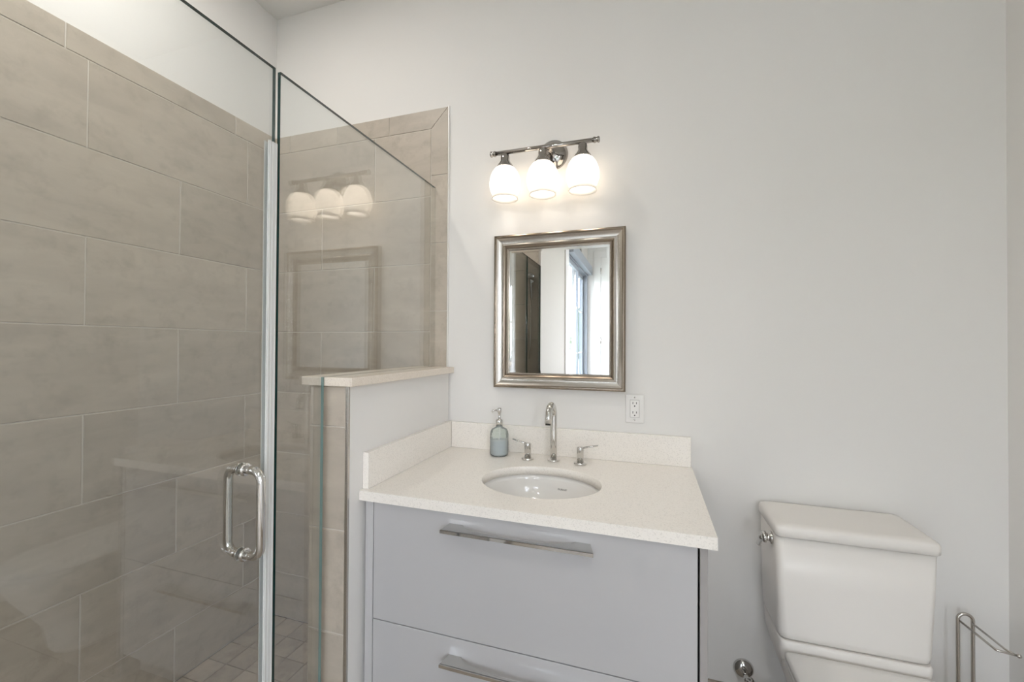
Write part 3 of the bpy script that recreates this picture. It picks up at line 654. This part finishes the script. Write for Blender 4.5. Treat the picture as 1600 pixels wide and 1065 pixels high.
# unseen ceiling lights, added to fill the room and the shower
for i, (x, y) in enumerate(((0.15, -0.35), (0.15, -2.1), (-1.40, 0.75))):
    t = thing('fill_ceiling_light', ('added recessed fill light above the bathroom floor', 'added recessed fill light near the garden door', 'added recessed fill light over the shower')[i], 'ceiling light', (x, y, ZC), 'added fill lights')
    b = BM(); lathe(b, [(0.075, -0.0003), (0.075, -0.004), (0.060, -0.006), (0.058, -0.001)], ((x, y, ZC), (0, 0, 1)), 36, cap0=False, cap1=False); part('trim_ring', b, M['plastic'], t)
    b = BM(); lathe(b, [(0.058, -0.0012), (0.0, -0.0014)], ((x, y, ZC), (0, 0, 1)), 36, cap0=False); part('lens', b, emit('fill_downlight_lens', (1, 0.96, 0.9, 1), 6.0), t)
    ld = bpy.data.lights.new('fill_downlight', 'AREA'); ld.shape = 'DISK'; ld.size = 0.11; ld.energy = DOWN_W * (0.9, 0.8, 1.2)[i]; ld.color = (1, 0.96, 0.91)
    lo = bpy.data.objects.new('fill_downlight', ld); COL.objects.link(lo); lo.location = (0, 0, -0.008); lo.parent = t

# ------------------------------------------------------------------ toilet
TC = 0.577
t = thing('toilet', 'white two piece toilet with its lid down against the back wall', 'toilet', (TC, 1.35, 0))
def rrect(x0, x1, y0, y1, r, z, n=6):
    pts = []
    for cx, cy, a in ((x1 - r, y1 - r, 0), (x0 + r, y1 - r, PI / 2), (x0 + r, y0 + r, PI), (x1 - r, y0 + r, 1.5 * PI)):
        for i in range(n + 1): pts.append((cx + r * math.cos(a + i / n * PI / 2), cy + r * math.sin(a + i / n * PI / 2), z))
    return pts
b = BM()
loft(b, [rrect(0.392, 0.757, 1.490, 1.690, 0.022, 0.4275), rrect(0.386, 0.762, 1.484, 1.692, 0.024, 0.434), rrect(0.384, 0.764, 1.481, 1.692, 0.024, 0.450), rrect(0.380, 0.771, 1.480, 1.692, 0.022, 0.60), rrect(0.378, 0.775, 1.480, 1.692, 0.020, 0.7390)])
part('tank', b, M['china'], t)
b = BM()
loft(b, [rrect(0.376, 0.777, 1.476, 1.694, 0.018, 0.7410), rrect(0.373, 0.780, 1.472, 1.696, 0.020, 0.7440), rrect(0.373, 0.780, 1.472, 1.696, 0.020, 0.766), rrect(0.376, 0.777, 1.475, 1.694, 0.020, 0.7725), rrect(0.384, 0.769, 1.483, 1.688, 0.018, 0.7765), rrect(0.396, 0.757, 1.495, 1.676, 0.014, 0.7785)])
part('tank_lid', b, M['china'], t)
def dshape(w, yb, yf, z, nb=5, cx=TC, rc=0.03):
    """elongated bowl outline: squared at the back, half ellipse in front"""
    ym = yf + w * 1.15; pts = []
    for i in range(25): a = PI + PI * i / 24; pts.append((cx + w * math.cos(a), ym + (ym - yf) * math.sin(a), z))
    for i in range(nb): a = i / (nb - 1) * PI / 2; pts.append((cx + w - rc + rc * math.cos(a), yb - rc + rc * math.sin(a), z))
    for i in range(nb): a = PI / 2 + i / (nb - 1) * PI / 2; pts.append((cx - w + rc + rc * math.cos(a), yb - rc + rc * math.sin(a), z))
    return pts
b = BM()
loft(b, [dshape(0.105, 1.66, 1.12, 0.0), dshape(0.108, 1.66, 1.11, 0.02), dshape(0.112, 1.665, 1.09, 0.12), dshape(0.130, 1.675, 1.04, 0.20), dshape(0.158, 1.682, 0.99, 0.28), dshape(0.178, 1.685, 0.965, 0.335), dshape(0.181, 1.686, 0.960, 0.362), dshape(0.176, 1.684, 0.966, 0.370)])
part('bowl', b, M['china'], t)
b = BM(); loft(b, [rrect(0.404, 0.750, 1.482, 1.690, 0.03, 0.320), rrect(0.390, 0.762, 1.478, 1.690, 0.026, 0.372), rrect(0.387, 0.765, 1.478, 1.690, 0.022, 0.418), rrect(0.391, 0.761, 1.482, 1.688, 0.020, 0.4265)])
part('deck', b, M['china'], t)
b = BM(); loft(b, [dshape(0.181, 1.466, 0.955, 0.3715, rc=0.012), dshape(0.184, 1.468, 0.952, 0.376, rc=0.012), dshape(0.183, 1.467, 0.953, 0.388, rc=0.012)]); part('seat', b, M['plastic'], t)
b = BM(); loft(b, [dshape(0.182, 1.466, 0.955, 0.3895, rc=0.012), dshape(0.184, 1.468, 0.952, 0.393, rc=0.012), dshape(0.183, 1.467, 0.953, 0.402, rc=0.012), dshape(0.177, 1.462, 0.960, 0.4065, rc=0.012), dshape(0.150, 1.44, 1.0, 0.409, rc=0.01)]); part('seat_lid', b, M['plastic'], t)
b = BM(); lathe(b, [(0.020, 0.0004), (0.020, 0.006), (0.012, 0.009), (0.012, 0.016), (0.018, 0.018), (0.018, 0.028), (0.0, 0.029)], ((0.3785, 1.535, 0.712), (-1, 0, 0)), 26); fl_ = part('flush_lever', b, M['chrome'], t)
b = BM(); tube(b, [(0.356, 1.535, 0.712), (0.352, 1.555, 0.700), (0.352, 1.585, 0.668)], [0.009, 0.008, 0.008], 12); part('lever_arm', b, M['chrome'], t, fl_)

# supply stop valve
vx, vz = 0.331, 0.163
t = thing('stop_valve', 'chrome water stop valve on the wall between the vanity and the toilet', 'valve', (vx, YB, vz))
b = BM(); lathe(b, [(0.034, 0.0004), (0.0335, 0.004), (0.028, 0.012), (0.020, 0.017), (0.010, 0.019)], ((vx, YB, vz), (0, -1, 0)), 36); part('escutcheon', b, M['chrome'], t)
b = BM(); tube(b, [(vx, YB - 0.017, vz), (vx, YB - 0.075, vz)], 0.0085, 18); part('supply_pipe', b, M['chrome'], t)
b = BM(); lathe(b, [(0.0085, 0.0), (0.013, 0.002), (0.013, 0.03), (0.010, 0.034)], ((vx, YB - 0.073, vz), (0, -1, 0)), 22); lathe(b, [(0.010, 0.0), (0.010, 0.026)], ((vx, YB - 0.09, vz), (0, 0, 1)), 18); part('valve_body', b, M['chrome'], t)
b = BM(); lathe(b, [(0.006, 0.0), (0.006, 0.010), (0.017, 0.012), (0.019, 0.018), (0.015, 0.024), (0.0, 0.025)], ((vx, YB - 0.107, vz), (0, -1, 0)), 20); part('handle', b, M['chrome'], t)
b = BM(); tube(b, fillet([(vx, YB - 0.09, vz + 0.026), (vx + 0.005, YB - 0.09, vz + 0.10), (0.365, YB - 0.06, 0.30), (0.43, YB - 0.08, 0.40)], 0.03, 6), 0.0055, 12); 
b.free()
b = BM(); tube(b, fillet([(vx, YB - 0.09, vz + 0.026), (vx, YB - 0.09, vz - 0.0 + 0.06), (0.36, YB - 0.05, 0.12), (0.40, YB - 0.03, 0.14)], 0.012, 6), 0.0055, 12); part('hose', b, M['steel'], t)

# free standing paper holder
px, py, pz = 0.9225, 1.650, 0.5095
t = thing('paper_holder', 'free standing bent rod toilet paper holder on the floor right of the toilet', 'paper holder', (px, py, 0))
b = BM(); w = 0.0178
tube(b, [(px - w, py, 0.010), (px - w, py, 0.3)] + [(p.x, p.y, p.z) for p in arc((px, py, pz - w), (-w, 0, 0), (0, 0, w), 0, PI, 16)] + [(px + w, py, 0.3), (px + w, py, 0.010)], 0.0048, 14); part('post', b, M['steel'], t)
b = BM(); az = 0.487
tube(b, fillet([(px - w + 0.004, py - 0.004, az), (px - w + 0.012, py - 0.128, az), (px + w + 0.016, py - 0.138, az)], 0.006, 6), 0.0032, 10)
tube(b, fillet([(px + w - 0.004, py - 0.004, az), (px + w + 0.003, py - 0.118, az), (px + w + 0.012, py - 0.137, az)], 0.006, 6), 0.0028, 10)
bmesh.ops.create_uvsphere(b, u_segments=14, v_segments=8, radius=0.0055, matrix=Matrix.Translation((px + w + 0.018, py - 0.1385, az)))
part('roll_arm', b, M['steel'], t, smooth=True)
b = BM(); lathe(b, [(0.085, 0.0005), (0.085, 0.006), (0.080, 0.010), (0.0, 0.012)], ((px, py - 0.03, 0), (0, 0, 1)), 44); part('base', b, M['steel'], t)
